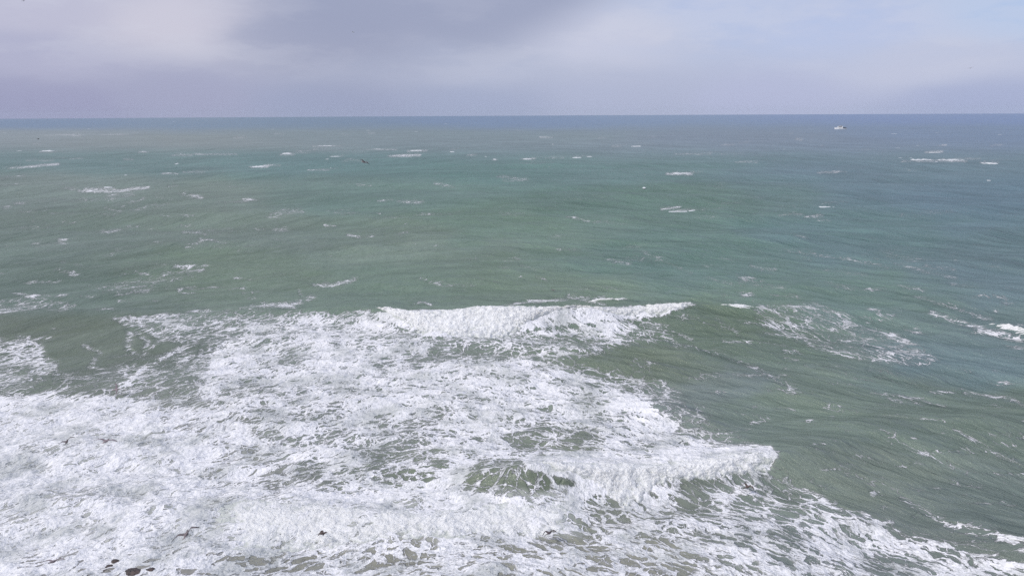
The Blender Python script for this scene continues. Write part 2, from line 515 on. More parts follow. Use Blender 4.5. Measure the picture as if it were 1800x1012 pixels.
# right lace and streaks, drawn out by the wind
poly([(1330, 536), (1430, 530), (1482, 545), (1505, 566), (1560, 580), (1612, 602), (1652, 632), (1600, 642), (1500, 630), (1425, 608), (1350, 580), (1325, 556)], .40, 7, wob=.4)
stroke([(1338, 566), (1400, 592), (1440, 612), (1520, 630), (1600, 638), (1625, 636)], .50, 10, wob=.4)
stroke([(1330, 545), (1375, 575), (1410, 590)], .5, 7, wob=.2)
poly([(1430, 560), (1530, 575), (1600, 612), (1520, 618), (1440, 590)], .31, 8, mode='set', wob=.4)
stroke([(1440, 580), (1500, 600), (1560, 615)], .40, 7, wob=.3)
stroke([(1150, 566), (1180, 582), (1216, 596)], .40, 5, wob=.2)
stroke([(1205, 608), (1270, 622), (1340, 652), (1390, 680)], .38, 9, wob=.2)
stroke([(1240, 566), (1300, 584)], .30, 6, wob=.2)
stroke([(1260, 560), (1320, 600), (1380, 608)], .26, 8, wob=.2)
stroke([(1555, 758), (1610, 790), (1660, 815), (1700, 830)], .38, 11, wob=.3)
stroke([(1590, 876), (1640, 908), (1690, 932), (1730, 945)], .42, 12, wob=.3)
stroke([(1420, 890), (1500, 905), (1590, 940), (1680, 960)], .46, 10, wob=.3)
stroke([(1530, 690), (1620, 700), (1660, 715)], .34, 6, wob=.3)
stroke([(1700, 690), (1780, 702), (1830, 730)], .46, 7, wob=.3)
stroke([(1680, 755), (1740, 790), (1800, 822)], .36, 7, wob=.3)
stroke([(1490, 832), (1530, 842), (1590, 870)], .32, 8, wob=.3)
stroke([(1380, 440), (1460, 450), (1540, 466), (1560, 470)], .36, 6, wob=.3)
stroke([(1570, 464), (1620, 474), (1680, 490)], .32, 6, wob=.3)
stroke([(1610, 522), (1660, 535), (1740, 560)], .36, 8, wob=.3)
stroke([(1640, 550), (1700, 570), (1760, 585), (1830, 605)], .48, 9, wob=.2)
stroke([(1130, 440), (1210, 478)], .30, 6, wob=.3)
stroke([(1240, 488), (1300, 500), (1380, 505)], .26, 8, wob=.3)
stroke([(880, 540), (930, 530), (1010, 524), (1060, 522)], .50, 6, wob=.2)
stroke([(1000, 518), (1020, 526), (1060, 535)], .5, 6, wob=.2)
stroke([(1620, 735), (1660, 740)], .4, 7, wob=.3)
poly([(1120, 628), (1160, 640), (1130, 650), (1100, 645)], .3, 6)
stroke([(1420, 640), (1520, 665), (1640, 680)], .22, 9, wob=.4)
# churned, air-filled water
poly([(-500, 700), (200, 690), (330, 740), (430, 850), (620, 870), (1010, 872), (1020, 935), (620, 955), (450, 985), (-500, 1010)], .84, 26, mode='max')
poly([(-500, 720), (180, 715), (300, 770), (380, 860), (640, 872), (1010, 874), (1010, 935), (560, 955), (-500, 1000)], .85, 30, arr=air)
poly([(780, 865), (1010, 862), (1010, 880), (780, 885)], .85, 12, arr=air)
poly([(380, 560), (640, 556), (1000, 640), (1340, 790), (900, 800), (330, 800)], .10, 20, arr=air)
poly([(640, 548), (1225, 535), (1160, 556), (960, 576), (870, 594), (740, 592)], .92, 5, wob=.3)
poly([(915, 800), (1355, 782), (1368, 800), (1355, 825), (1160, 845), (1090, 875), (1000, 842), (930, 826)], .95, 5, wob=.3)
poly([(915, 800), (1355, 782), (1368, 800), (1355, 825), (1160, 845), (1090, 875), (1000, 842), (930, 826)], .6, 8, arr=air, wob=.3)
caps = [(85, 266, 24, 4), (64, 252, 14, 2), (33, 310, 18, 3), (132, 279, 20, 2.5), (70, 281, 40, 2.5), (252, 267, 12, 3), (455, 292, 26, 4), (478, 289, 24, 2.5),
        (504, 271, 20, 4), (527, 267, 30, 2.5), (575, 256, 44, 3), (590, 274, 22, 4), (620, 283, 30, 3.5), (671, 262, 44, 3), (733, 265, 28, 3), (711, 273, 44, 5), (795, 266, 10, 3),
        (830, 272, 14, 2), (870, 280, 8, 3), (815, 295, 22, 2), (927, 279, 20, 4), (935, 286, 36, 2.5), (974, 277, 28, 2.5), (1014, 277, 22, 3.5), (1036, 275, 12, 3), (1119, 256, 24, 3), (1083, 257, 14, 2),
        (1195, 304, 38, 5), (1210, 270, 40, 2.5), (1225, 269, 40, 2), (1276, 272, 30, 2), (1307, 251, 12, 2), (1280, 254, 20, 2), (1312, 284, 34, 2), (1455, 302, 30, 3), (1641, 267, 24, 3), (1615, 282, 50, 4),
        (1670, 282, 50, 4), (1740, 285, 26, 3.5), (1520, 262, 16, 2), (1655, 255, 14, 1.5), (1365, 283, 16, 2.5), (1452, 359, 36, 3), (1200, 369, 60, 4), (1584, 379, 6, 2), (1380, 363, 40, 2.5),
        (745, 377, 30, 2.5), (640, 325, 22, 2), (616, 326, 20, 2), (320, 272, 30, 3), (380, 271, 60, 2.5), (560, 298, 30, 2), (155, 318, 26, 2.5), (75, 335, 20, 2), (300, 304, 22, 3), (340, 302, 30, 2),
        (420, 241, 14, 2), (420, 251, 40, 1.5), (225, 279, 14, 2), (605, 235, 14, 2), (648, 237, 8, 2), (585, 219, 6, 1.5), (833, 218, 10, 1.5), (485, 237, 12, 1.5), (100, 237, 50, 1.5), (330, 234, 40, 1.2),
        (200, 236, 40, 1.3), (135, 238, 10, 2), (1145, 241, 12, 2), (1057, 241, 10, 2), (960, 241, 18, 2), (907, 231, 10, 1.5), (1750, 255, 16, 1.5), (1405, 244, 8, 2), (1390, 234, 6, 1.5)]
for (cx_, cy_, w_, h_) in caps:
    if cy_ > 225:
        stroke([(cx_ - w_ * .6, cy_ + 1), (cx_ + w_ * .6, cy_ + 1 + random.uniform(-1, 1))], random.choice((.15, .3, .42, .55, .6)), 1.3 + h_ * .45, wob=.12)
        stroke([(cx_ - w_ * .3, cy_ - 2), (cx_ + w_ * 1.1, cy_ - 2 + random.uniform(-2, 1))], random.uniform(.1, .42), 1.8 + h_ * .4, wob=.35)
# general mottling
mott = chart_noise(90, 40, 5, 21)
big = cov > .25
cov = np.where(big, cov + mott * .42 * sst(cov, .25, .5), cov * (1 + mott))
# thin old foam drifting in streaks over the open water
old = chart_noise(150, 26, 4, 33)
cov = np.maximum(cov, sst(old, .10, .5) * .27 * sst(GY, 240, 360))
web = chart_noise(75, 13, 5, 55)
inl = (1 - sst(GX, 430, 620)) * sst(GY, 300, 350) * (1 - sst(GY, 550, 620))
inr = sst(GX, 1080, 1300) * sst(GY, 400, 470) * (1 - sst(GY, 900, 960))
cov = np.maximum(cov, sst(web, .10, .48) * .56 * np.maximum(inl, inr * .85))
cov = np.clip(cov, 0, 1)

# water tint: sediment and depth, with translucent green shading of wave faces painted in
tctrl = [((0, 213), (122, 140, 162)), ((450, 213), (122, 140, 158)), ((900, 210), (122, 140, 164)), ((1700, 205), (122, 138, 168)), ((0, 238), (140, 150, 155)), ((300, 245), (135, 145, 148)),
         ((600, 240), (132, 145, 150)), ((900, 240), (128, 142, 148)), ((1300, 240), (125, 137, 150)), ((1700, 235), (122, 137, 157)), ((250, 285), (118, 137, 140)), ((500, 285), (115, 137, 140)),
         ((850, 300), (112, 135, 135)), ((1100, 300), (113, 134, 136)), ((1500, 300), (115, 132, 142)), ((1750, 340), (112, 130, 142)), ((100, 330), (130, 142, 142)), ((100, 400), (122, 135, 133)),
         ((350, 340), (126, 139, 137)), ((400, 400), (124, 137, 134)), ((650, 340), (118, 137, 135)), ((700, 430), (126, 140, 134)), ((900, 400), (120, 139, 132)), ((1150, 350), (112, 131, 129)),
         ((1200, 450), (108, 129, 126)), ((1500, 420), (110, 130, 134)), ((1780, 480), (110, 128, 134)), ((100, 500), (115, 130, 125)), ((400, 480), (118, 133, 124)), ((700, 500), (118, 135, 126)),
         ((950, 510), (116, 132, 122)), ((100, 600), (112, 123, 114)), ((1300, 580), (108, 124, 112)), ((1500, 520), (110, 130, 126)), ((1700, 620), (106, 124, 126)), ((1120, 660), (112, 125, 112)),
         ((1250, 685), (122, 133, 130)), ((1400, 700), (118, 131, 116)), ((1700, 740), (108, 120, 108)), ((1500, 850), (120, 129, 116)), ((1750, 880), (110, 120, 112)), ((700, 620), (112, 124, 116)),
         ((600, 760), (115, 124, 116)), ((860, 830), (116, 126, 110)), ((980, 840), (100, 110, 96)), ((1200, 900), (116, 122, 112)), ((1500, 960), (115, 122, 114)), ((700, 980), (138, 138, 126)),
         ((100, 980), (140, 138, 132)), ((1100, 1000), (132, 132, 120)), ((300, 800), (135, 138, 130))]
sub = 4
REFL_CAP = .30
SX, SY = GX[::sub, ::sub], GY[::sub, ::sub]
wfar = .12 + .88 * sst(SY, 240, 430)
twx = fbm(SX / 160 + 5, SY / 50, 3) * 150 * wfar
twy = fbm(SX / 160 + 15, SY / 50 + 7, 3) * 36 * wfar
T = np.zeros(SX.shape + (3,)); TW = np.zeros(SX.shape)
for (p, c) in tctrl:
    q = ((SX + twx - p[0]) / (170 + 160 * (1 - wfar))) ** 2 + ((SY + twy - p[1]) / (10 + 38 * wfar)) ** 2
    w = 1 / (q * q + .03)
    T += w[..., None] * np.array(lin(*c)); TW += w
T /= TW[..., None]
# body colour = what is left of the seen colour once the mirrored share of the sky is taken off
thd = np.radians(PITCH) - np.arctan((506 - SY) / FPX)
rf = .62 * np.minimum(REFL_CAP, .02 + .98 * (1 - np.sin(np.clip(thd, 0, 1) + .10)) ** 5)[..., None]
T = (T - rf * np.array([.40, .44, .56])) / (.87 * (1 - rf))
T = np.clip(T, .015, .6)
T = T * np.array([1.03, 1.02, 1.00])
T = T * (1 + (sst(SX, 1100, 1350) * sst(SY, 560, 680))[..., None] * np.array([-.06, .01, .06]))
T = T + (T.mean(-1, keepdims=True) - T) * (.12 * sst(SY, 480, 620))[..., None]


def sample(arr, px, py, step=1):
    fx = np.clip((px - CX0 - S / 2) / (S * step), 0, arr.shape[1] - 1.001)
    fy = np.clip((py - CY0 - S / 2) / (S * step), 0, arr.shape[0] - 1.001)
    ix = fx.astype(int); iy = fy.astype(int)
    u = fx - ix; v = fy - iy
    if arr.ndim == 3:
        u = u[..., None]; v = v[..., None]
    return (arr[iy, ix] * (1 - u) + arr[iy, ix + 1] * u) * (1 - v) + (arr[iy + 1, ix] * (1 - u) + arr[iy + 1, ix + 1] * u) * v


# ------------------------------------------------------------------ mesh helpers
def grid_mesh(name, X, Y, Z, material, attrs=None, col=None, parent=None, mask=None):
    nr, nc = X.shape
    me = bpy.data.meshes.new(name)
    co = np.stack([X, Y, Z], -1).reshape(-1, 3).astype(np.float32)
    idx = np.arange(nr * nc).reshape(nr, nc)
    q = np.stack([idx[:-1, :-1], idx[:-1, 1:], idx[1:, 1:], idx[1:, :-1]], -1).reshape(-1, 4)
    if mask is not None:
        q = q[mask[q].any(1)]
        used = np.unique(q)
        remap = np.zeros(nr * nc, int); remap[used] = np.arange(len(used))
        co = co[used]; q = remap[q]
    else:
        used = None
    me.vertices.add(len(co)); me.vertices.foreach_set('co', co.ravel())
    me.loops.add(q.size); me.loops.foreach_set('vertex_index', q.ravel().astype(np.int32))
    me.polygons.add(len(q))
    me.polygons.foreach_set('loop_start', np.arange(0, q.size, 4, dtype=np.int32))
    me.polygons.foreach_set('use_smooth', np.ones(len(q), bool))
    for k, v in (attrs or {}).items():
        a = me.attributes.new(k, 'FLOAT', 'POINT')
        v = v.ravel().astype(np.float32)
        a.data.foreach_set('value', v if used is None else v[used])
    if col is not None:
        a = me.attributes.new('tint', 'FLOAT_COLOR', 'POINT')
        c4 = np.ones((nr * nc, 4), np.float32); c4[:, :3] = col.reshape(-1, 3)
        a.data.foreach_set('color', (c4 if used is None else c4[used]).ravel())
    me.update(calc_edges=True)
    me.validate()
    me.materials.append(material)
    o = bpy.data.objects.new(name, me)
    C.objects.link(o)
    if parent:
        o.parent = parent
    return o


def raw_mesh(name, verts, faces, material, parent=None, smooth=True):
    me = bpy.data.meshes.new(name)
    me.from_pydata([tuple(map(float, v)) for v in verts], [], faces)
    me.polygons.foreach_set('use_smooth', [smooth] * len(me.polygons))
    me.materials.append(material)
    me.update()
    o = bpy.data.objects.new(name, me)
    C.objects.link(o)
    if parent:
        o.parent = parent
    return o


# ------------------------------------------------------------------ water and foam materials
def build_water():
    m, N = mat('sea_water')
    pos = N.n('ShaderNodeNewGeometry').outputs['Position']
    x, y, _ = N.sep(pos)[:3]
    p = N.comb(x, y, 0.0)
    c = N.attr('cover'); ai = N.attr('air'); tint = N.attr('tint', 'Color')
    st = N.attr('stretch')
    # wind-drawn frame: cells longer along the crests
    xr = x
    xk = N.m('DIVIDE', x, 60.0)
    far_arc = N.m('MULTIPLY', N.m('SQRT', N.m('ADD', N.m('MULTIPLY', xk, xk), 1.0)), 42.0)
    xn = N.m('DIVIDE', N.m('ADD', x, 5.0), 22.0)
    near_arc = N.m('MULTIPLY', N.m('SQRT', N.m('ADD', N.m('MULTIPLY', xn, xn), 1.0)), 26.0)
    yk = N.m('DIVIDE', y, 140.0)
    wn = N.m('DIVIDE', 1.0, N.m('ADD', 1.0, N.m('MULTIPLY', yk, yk)))
    yr = N.m('ADD', y, N.m('ADD', N.m('MULTIPLY', near_arc, wn), N.m('MULTIPLY', far_arc, N.m('SUBTRACT', 1.0, wn))))
    pr = N.comb(N.m('MULTIPLY', xr, 0.66), yr, 0.0)
    net = N.attr('net')
    wa = N.vm('SUBTRACT', N.noise(p, 0.28, 3, .55, out=1), (.5, .5, .5))
    wb = N.vm('SUBTRACT', N.noise(p, 1.5, 4, .6, out=1), (.5, .5, .5))
    pw = N.vm('ADD', pr, N.vm('ADD', N.vm('SCALE', wa, None, 3.2), N.vm('SCALE', wb, None, .75)))
    v0 = N.vor(pw, 0.30)
    v1 = N.vor(N.vm('ADD', pw, (13, 5, 0)), 1.05)
    v2 = N.vor(N.vm('ADD', pw, (3, 25, 0)), 2.3)
    n1 = N.noise(p, 0.55, 5, .62)
    n2 = N.noise(p, 3.0, 4, .6)
    cc = N.m('ADD', c, N.m('MULTIPLY', N.m('SUBTRACT', n1, .5), N.m('MULTIPLY', N.ss(c, .02, .5), .95)))
    cc = N.m('ADD', cc, N.m('MULTIPLY', N.m('SUBTRACT', n2, .5), N.m('MULTIPLY', N.ss(c, .05, .5), N.m('SUBTRACT', .38, N.m('MULTIPLY', net, .33)))))
    cc = N.m('MAXIMUM', cc, 0.0)
    c2 = N.m('MULTIPLY', cc, cc)
    c3 = N.m('MULTIPLY', c2, cc)

    def layer(v, tau):
        return N.m('SUBTRACT', 1.0, N.ss(v, N.m('MULTIPLY', tau, .45), N.m('ADD', tau, .004)))
    v3 = N.vor(N.vm('ADD', pw, (31, 5, 0)), 5.5)
    c15 = N.m('POWER', cc, 1.5)
    f0 = layer(v0, N.m('MULTIPLY', c15, .20))
    f1 = layer(v1, N.m('MULTIPLY', c15, .29))
    f2 = layer(v2, N.m('MULTIPLY', c3, .30))
    lace = N.m('MAXIMUM', N.m('MAXIMUM', f0, f1), f2)
    # nested cells: how deep inside a hole of the net a point lies
    blend = N.m('ADD', N.m('ADD', N.m('MULTIPLY', v1, .62), N.m('MULTIPLY', v2, .62)), N.m('MULTIPLY', v3, .42))
    blendB = N.m('ADD', N.m('ADD', N.m('MULTIPLY', v1, 1.15), N.m('MULTIPLY', v2, .16)), N.m('MULTIPLY', v3, .10))
    blend = N.m('ADD', blend, N.m('MULTIPLY', net, N.m('SUBTRACT', blendB, blend)))
    tau = N.m('MULTIPLY', N.m('POWER', cc, 1.5), .56)
    thick = N.ss(N.m('SUBTRACT', tau, blend), -.035, .035)
    foam = N.m('MAXIMUM', lace, thick)
    solid = N.ss(cc, .96, 1.18)
    foam = N.m('MAXIMUM', foam, solid)
    n3 = N.noise(pr, 5.0, 4, .65)
    foam = N.m('MULTIPLY', foam, N.ss(N.m('ADD', n3, N.m('MULTIPLY', cc, .42)), .36, .76))
    foam = N.m('MULTIPLY', foam, N.ss(cc, .03, .42, 0.25, 1.0))
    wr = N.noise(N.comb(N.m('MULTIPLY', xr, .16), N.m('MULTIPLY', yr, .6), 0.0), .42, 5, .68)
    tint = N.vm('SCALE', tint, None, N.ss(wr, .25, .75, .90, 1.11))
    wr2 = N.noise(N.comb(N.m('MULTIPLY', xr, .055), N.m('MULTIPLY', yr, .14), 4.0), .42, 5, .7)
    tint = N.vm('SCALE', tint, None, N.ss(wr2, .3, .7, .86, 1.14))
    # old milky film
    film = N.m('MULTIPLY', N.ss(N.noise(pr, .9, 5, .65), .42, .75), N.ss(cc, .2, .9))
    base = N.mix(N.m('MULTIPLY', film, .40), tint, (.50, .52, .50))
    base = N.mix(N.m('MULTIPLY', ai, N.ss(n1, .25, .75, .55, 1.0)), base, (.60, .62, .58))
    vein = N.m('MAXIMUM', N.m('SUBTRACT', 1.0, N.ss(v2, .03, .20)), N.m('MULTIPLY', N.m('SUBTRACT', 1.0, N.ss(v3, .03, .22)), .8))
    vein = N.m('MAXIMUM', vein, N.ss(N.noise(pr, 2.2, 5, .7), .46, .66))
    lowf = N.noise(p, .22, 5, .62)
    vein = N.m('MULTIPLY', vein, N.ss(lowf, .36, .56, .30, 1.0))
    thin = N.mix(N.ss(lowf, .35, .65), (.50, .52, .51), (.76, .76, .765))
    foamc = N.mix(vein, thin, (.95, .94, .96))
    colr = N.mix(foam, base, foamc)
    # ripple relief
    rip = N.comb(N.m('MULTIPLY', xr, .55), yr, 0.0)

    def crest_noise(sc_, det, seed):
        a_ = N.noise(N.vm('ADD', rip, (seed, seed * 2, 0)), sc_, det, .58)
        a_ = N.m('ABSOLUTE', N.m('SUBTRACT', N.m('MULTIPLY', a_, 2.0), 1.0))
        return N.m('SUBTRACT', 1.0, N.m('POWER', N.m('ADD', a_, .01), .8))
    r0 = N.m('ADD', N.m('MULTIPLY', N.noise(rip, .075, 3, .6), .6), N.m('MULTIPLY', crest_noise(.085, 4, 3.0), .4))
    r1 = crest_noise(.30, 5, 11.0)
    r2 = N.noise(rip, 1.6, 5, .68)
    big = N.m('ADD', N.m('MULTIPLY', r1, N.ss(y, 55, 170, .20, .62)), N.m('MULTIPLY', r0, 2.7))
    h = N.m('ADD', big, N.m('MULTIPLY', N.m('MULTIPLY', r2, .40), N.m('SUBTRACT', 1.0, N.ss(c, .1, .6))))
    fh = N.m('ADD', N.m('MULTIPLY', foam, .05), N.m('MULTIPLY', N.m('MULTIPLY', n2, foam), .26))
    h = N.m('ADD', h, fh)
    b = N.n('ShaderNodeBump')
    b.inputs['Strength'].default_value = 1.0
    b.inputs['Distance'].default_value = 0.8
    N.put(b.inputs['Height'], h)
    # a wind-roughened sea: its facets never mirror more than about a third of the sky
    fr = N.n('ShaderNodeFresnel'); fr.inputs['IOR'].default_value = 1.33
    N.put(fr.inputs['Normal'], b.outputs[0])
    fac = N.m('MULTIPLY', N.m('MINIMUM', fr.outputs[0], .34), N.m('SUBTRACT', 1.0, N.m('MULTIPLY', foam, .85)))
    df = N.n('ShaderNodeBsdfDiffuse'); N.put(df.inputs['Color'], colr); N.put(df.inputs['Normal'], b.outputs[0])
    gl = N.n('ShaderNodeBsdfGlossy'); gl.inputs['Roughness'].default_value = .20; N.put(gl.inputs['Normal'], b.outputs[0])
    ms = N.n('ShaderNodeMixShader')
    N.put(ms.inputs[0], fac); N.put(ms.inputs[1], df.outputs[0]); N.put(ms.inputs[2], gl.outputs[0])
    N.put(N.n('ShaderNodeOutputMaterial').inputs[0], ms.outputs[0])
    return m


def build_foam():
    m, N = mat('white_water')
    pos = N.n('ShaderNodeNewGeometry').outputs['Position']
    n1 = N.noise(pos, 1.2, 5, .65); n2 = N.noise(pos, 6, 4, .65)
    th = N.attr('thick')
    base = N.mix(N.ss(n1, .3, .7), (.86, .86, .85), (.96, .96, .955))
    base = N.mix(N.m('MULTIPLY', N.ss(N.m('ADD', th, N.m('MULTIPLY', n2, .3)), .42, .12), .6), base, (.48, .52, .46))
    b = N.n('ShaderNodeBump')
    b.inputs['Strength'].default_value = .8
    b.inputs['Distance'].default_value = .22
    N.put(b.inputs['Height'], N.m('ADD', n2, N.m('MULTIPLY', n1, .6)))
    bs = N.n('ShaderNodeBsdfPrincipled')
    N.put(bs.inputs['Base Color'], base)
    bs.inputs['Roughness'].default_value = .9
    bs.inputs['Specular IOR Level'].default_value = .15
    N.put(bs.inputs['Normal'], b.outputs[0])
    N.put(N.n('ShaderNodeOutputMaterial').inputs[0], bs.outputs[0])
    return m


M_WATER = build_water()
M_FOAM = build_foam()

# ------------------------------------------------------------------ the sea: one sheet to the horizon
pys = list(np.arange(1075, 218, -1.1)) + list(np.arange(217.6, 207.6, -.4))
th = [PITCH - math.degrees(math.atan((506 - p) / FPX)) for p in pys]
rr = [HC / math.tan(R_(t)) for t in th if t > .02]
rr = [1, 4, 7, 10, 13, 16, 19, 22, 25, 28, 31, 33.5] + [r for r in rr if r > 35 and r < 9000] + list(np.geomspace(9500, 17500, 14)) + [19000, 22000, 26000]
rr = np.array(rr)
aa = np.radians(np.concatenate([np.linspace(-180, -40, 40)[:-1], np.linspace(-40, -35.5, 30)[:-1], np.linspace(-35.5, 35.5, 1180), np.linspace(35.5, 40, 30)[1:], np.linspace(40, 180, 40)[1:]]))
RRm, AAm = np.meshgrid(rr, aa, indexing='ij')
X0 = RRm * np.sin(AAm); Y0 = RRm * np.cos(AAm)
X, Y, Z = surface(X0.ravel(), Y0.ravel())
px, py = project(X, Y, Z)
cv = sample(cov, px, py); av = sample(air, px, py); nv_ = sample(net, px, py)
inch = (px > CX0) & (px < CX1) & (py > CY0)
cv = np.where(inch, cv, .1); av = np.where(inch, av, 0)
r_ = np.hypot(X, Y)
vis = (r_ < 170) & (cv > .1)
rel = np.zeros_like(Z)
fx, fy = X[vis], Y[vis]
rel[vis] = (billow(fx * .55, fy * .8, 4) - .4) * .16 * sst(cv[vis], .2, .8) + fbm(fx * .35, fy * .45, 3) * .35 * sst(cv[vis], .45, .9)
Z = Z + rel
tn = sample(T, px, py, sub)
tn = np.where(inch[:, None], tn, np.array(lin(94, 116, 108)))
sea = grid_mesh('sea', X.reshape(RRm.shape), Y.reshape(RRm.shape), Z.reshape(RRm.shape), M_WATER, dict(cover=cv, air=av, net=nv_), tn)
sea['kind'] = 'structure'


# ------------------------------------------------------------------ white water rolling down each breaking crest
def densify(P, n):
    P = np.array(P, float)
    s = np.r_[0, np.cumsum(np.hypot(*(np.diff(P, axis=0).T)))]
    t = np.linspace(0, s[-1], n)
    return np.stack([np.interp(t, s, P[:, 0]), np.interp(t, s, P[:, 1])], -1)


drops = []


def roller(name, label, key, top, bot, T0, seed, step=.09, back=.7, lump=1.0, rag=0.0):
    c = CR[key]
    tw = np.array([at(p[0], p[1], p[2])[:2] for p in top])
    bw = np.array([at(p[0], p[1], p[2] if len(p) > 2 else .05)[:2] for p in bot])
    L = np.hypot(*(tw[-1] - tw[0]))
    n = int(L / step)
    tw = densify(tw, n); bw = densify(bw, n)
    tw[:, 1] = tw[:, 1] + back
    D = np.hypot(*(tw - bw).T).max()
    k = max(14, int(D / step))
    v = np.linspace(-.12, 1.1, k)[:, None, None]
    G = tw[None] * (1 - v) + bw[None] * v
    xs, ys = G[..., 0].ravel(), G[..., 1].ravel()
    X, Y, Z = surface(xs, ys)
    vv = np.repeat(np.linspace(-.12, 1.1, k), n)
    ss = np.tile(np.linspace(0, 1, n), k)
    prof = np.clip(vv + .12, 0, None) ** .5 * np.clip(1.1 - vv, 0, None) ** .55
    ew = 1.3 * fbm(xs * .9 + seed, ys * 1.6, 3)
    endf = sst(ss * L + ew, 0, 3.0) * (1 - sst(ss * L + ew, L - 2.2, L))
    yf = ys + Z * 1.5
    lumps = billow(xs * .75 + seed, yf * .9, 5, .62)
    big = fbm(xs * .33 + seed * 3, ys * .3, 3)
    th = T0 * (prof * (1.0 + .6 * big) * endf + .50 * lump * (lumps - .35) * (prof + .15)) - T0 * (.30 + .25 * (1 - endf)) + T0 * (.26 + .34 * sst(vv, .6, 1)) * fbm(xs * 1.7, yf * 1.1 + seed, 4) + T0 * .16 * (billow(xs * 3.6, yf * 3.6 + seed, 3) - .3) + rag * T0 * fbm(xs * .9 + 5, yf * 2.0 + seed, 4)
    Zf = Z + th
    Yf = Y - np.clip(th, 0, None) * .7
    keep = th > -.06
    o = grid_mesh(name, X.reshape(k, n), Yf.reshape(k, n), Zf.reshape(k, n), M_FOAM, dict(thick=th / T0), mask=keep)
    o['label'] = label
    o['category'] = 'wave'
    o['group'] = 'breaking waves'
    # spray thrown off the crest and along the foot
    sel = np.where((th > T0 * .25) & (rng.random(len(th)) < .09) & ((vv < .3) | (vv > .75)))[0]
    for i in sel:
        up = abs(rng.normal(0, .22)) * T0 + .02
        drops.append((X[i] + rng.normal(0, .1), Yf[i] + rng.normal(0, .12) - (.15 if vv[i] > .7 else -.05), Zf[i] + up, rng.uniform(.012, .045)))
    return o


roller('breaking_wave', 'long white breaker across the middle of the sea, its tallest foam wall left of centre', 'A',
       [(640, 541, 1.7), (750, 545, 2.1), (850, 539, 2.5), (950, 541, 2.3), (1100, 541, 1.9), (1170, 537, 2.0), (1228, 533, 2.2)],
       [(650, 550, .8), (705, 572, .3), (745, 592), (862, 597), (945, 573, .3), (1010, 556, 1.0), (1100, 551, 1.4), (1165, 547, 1.6), (1228, 536, 2.0)], .62, 1)
roller('breaking_wave', 'nearest steep breaker, white wall curling beside an olive green face, lower right of centre', 'B',
       [(912, 799, 2.1), (1000, 800, 2.1), (1150, 801, 1.8), (1250, 793, 1.8), (1362, 778, 1.8)],
       [(930, 822, 1.4), (1000, 838, .9), (1050, 862, .2), (1092, 882), (1165, 852, .2), (1300, 838, .3), (1368, 828, .4)], .55, 2, step=.07)
roller('breaking_wave', 'low foaming bore in front of the curling breaker, bottom centre, nearest wall of white water', 'C',
       [(360, 866, .6), (480, 870, .7), (600, 878, .8), (750, 880, .85), (900, 878, .8), (1012, 882, .6)],
       [(380, 965), (480, 952), (700, 940), (900, 932), (1020, 934)], .38, 3, step=.08, back=.3)
roller('breaking_wave', 'small V-shaped white cap breaking just behind the long middle breaker', 'D',
       [(1012, 527, .4), (1050, 524, 1.0), (1110, 520, 1.1), (1122, 519, 1.0)],
       [(1015, 531, .2), (1050, 538), (1085, 539), (1122, 523, .6)], .34, 4, rag=.6)
roller('breaking_wave', 'short white crest feathering at the right end of the long middle breaker', 'A',
       [(1250, 533, 2.1), (1290, 535, 2.1), (1332, 537, 2.0)],
       [(1252, 536, 1.9), (1300, 549, 1.4), (1334, 541, 1.8)], .32, 5, rag=.6)
roller('breaking_wave', 'foaming crest at the right edge of the picture, above mid height', 'E',
       [(1725, 568, .8), (1800, 587, 1.0), (1900, 602, .9)],
       [(1730, 576, .4), (1800, 603, .2), (1900, 622, .2)], .18, 6, rag=1.5)
roller('breaking_wave', 'white crest rolling in at the bottom right corner', 'F',
       [(1695, 923, .6), (1760, 936, 1.0), (1830, 955, 1.1), (1950, 975, .9)],
       [(1700, 938, .2), (1760, 962), (1830, 985), (1950, 1010)], .18, 7, step=.06, rag=1.4)
# spray droplets
dv = []; df = []
for (x, y, z, s) in random.sample(drops, min(len(drops), 26000)):
    i = len(dv)
    dv += [(x + s, y, z), (x - s * .5, y + s * .9, z), (x - s * .5, y - s * .9, z), (x, y, z + s * 1.3)]
    df += [(i, i + 2, i + 1), (i, i + 1, i + 3), (i + 1, i + 2, i + 3), (i + 2, i, i + 3)]
sp = raw_mesh('spray', dv, df, M_FOAM, smooth=False)
sp['kind'] = 'stuff'

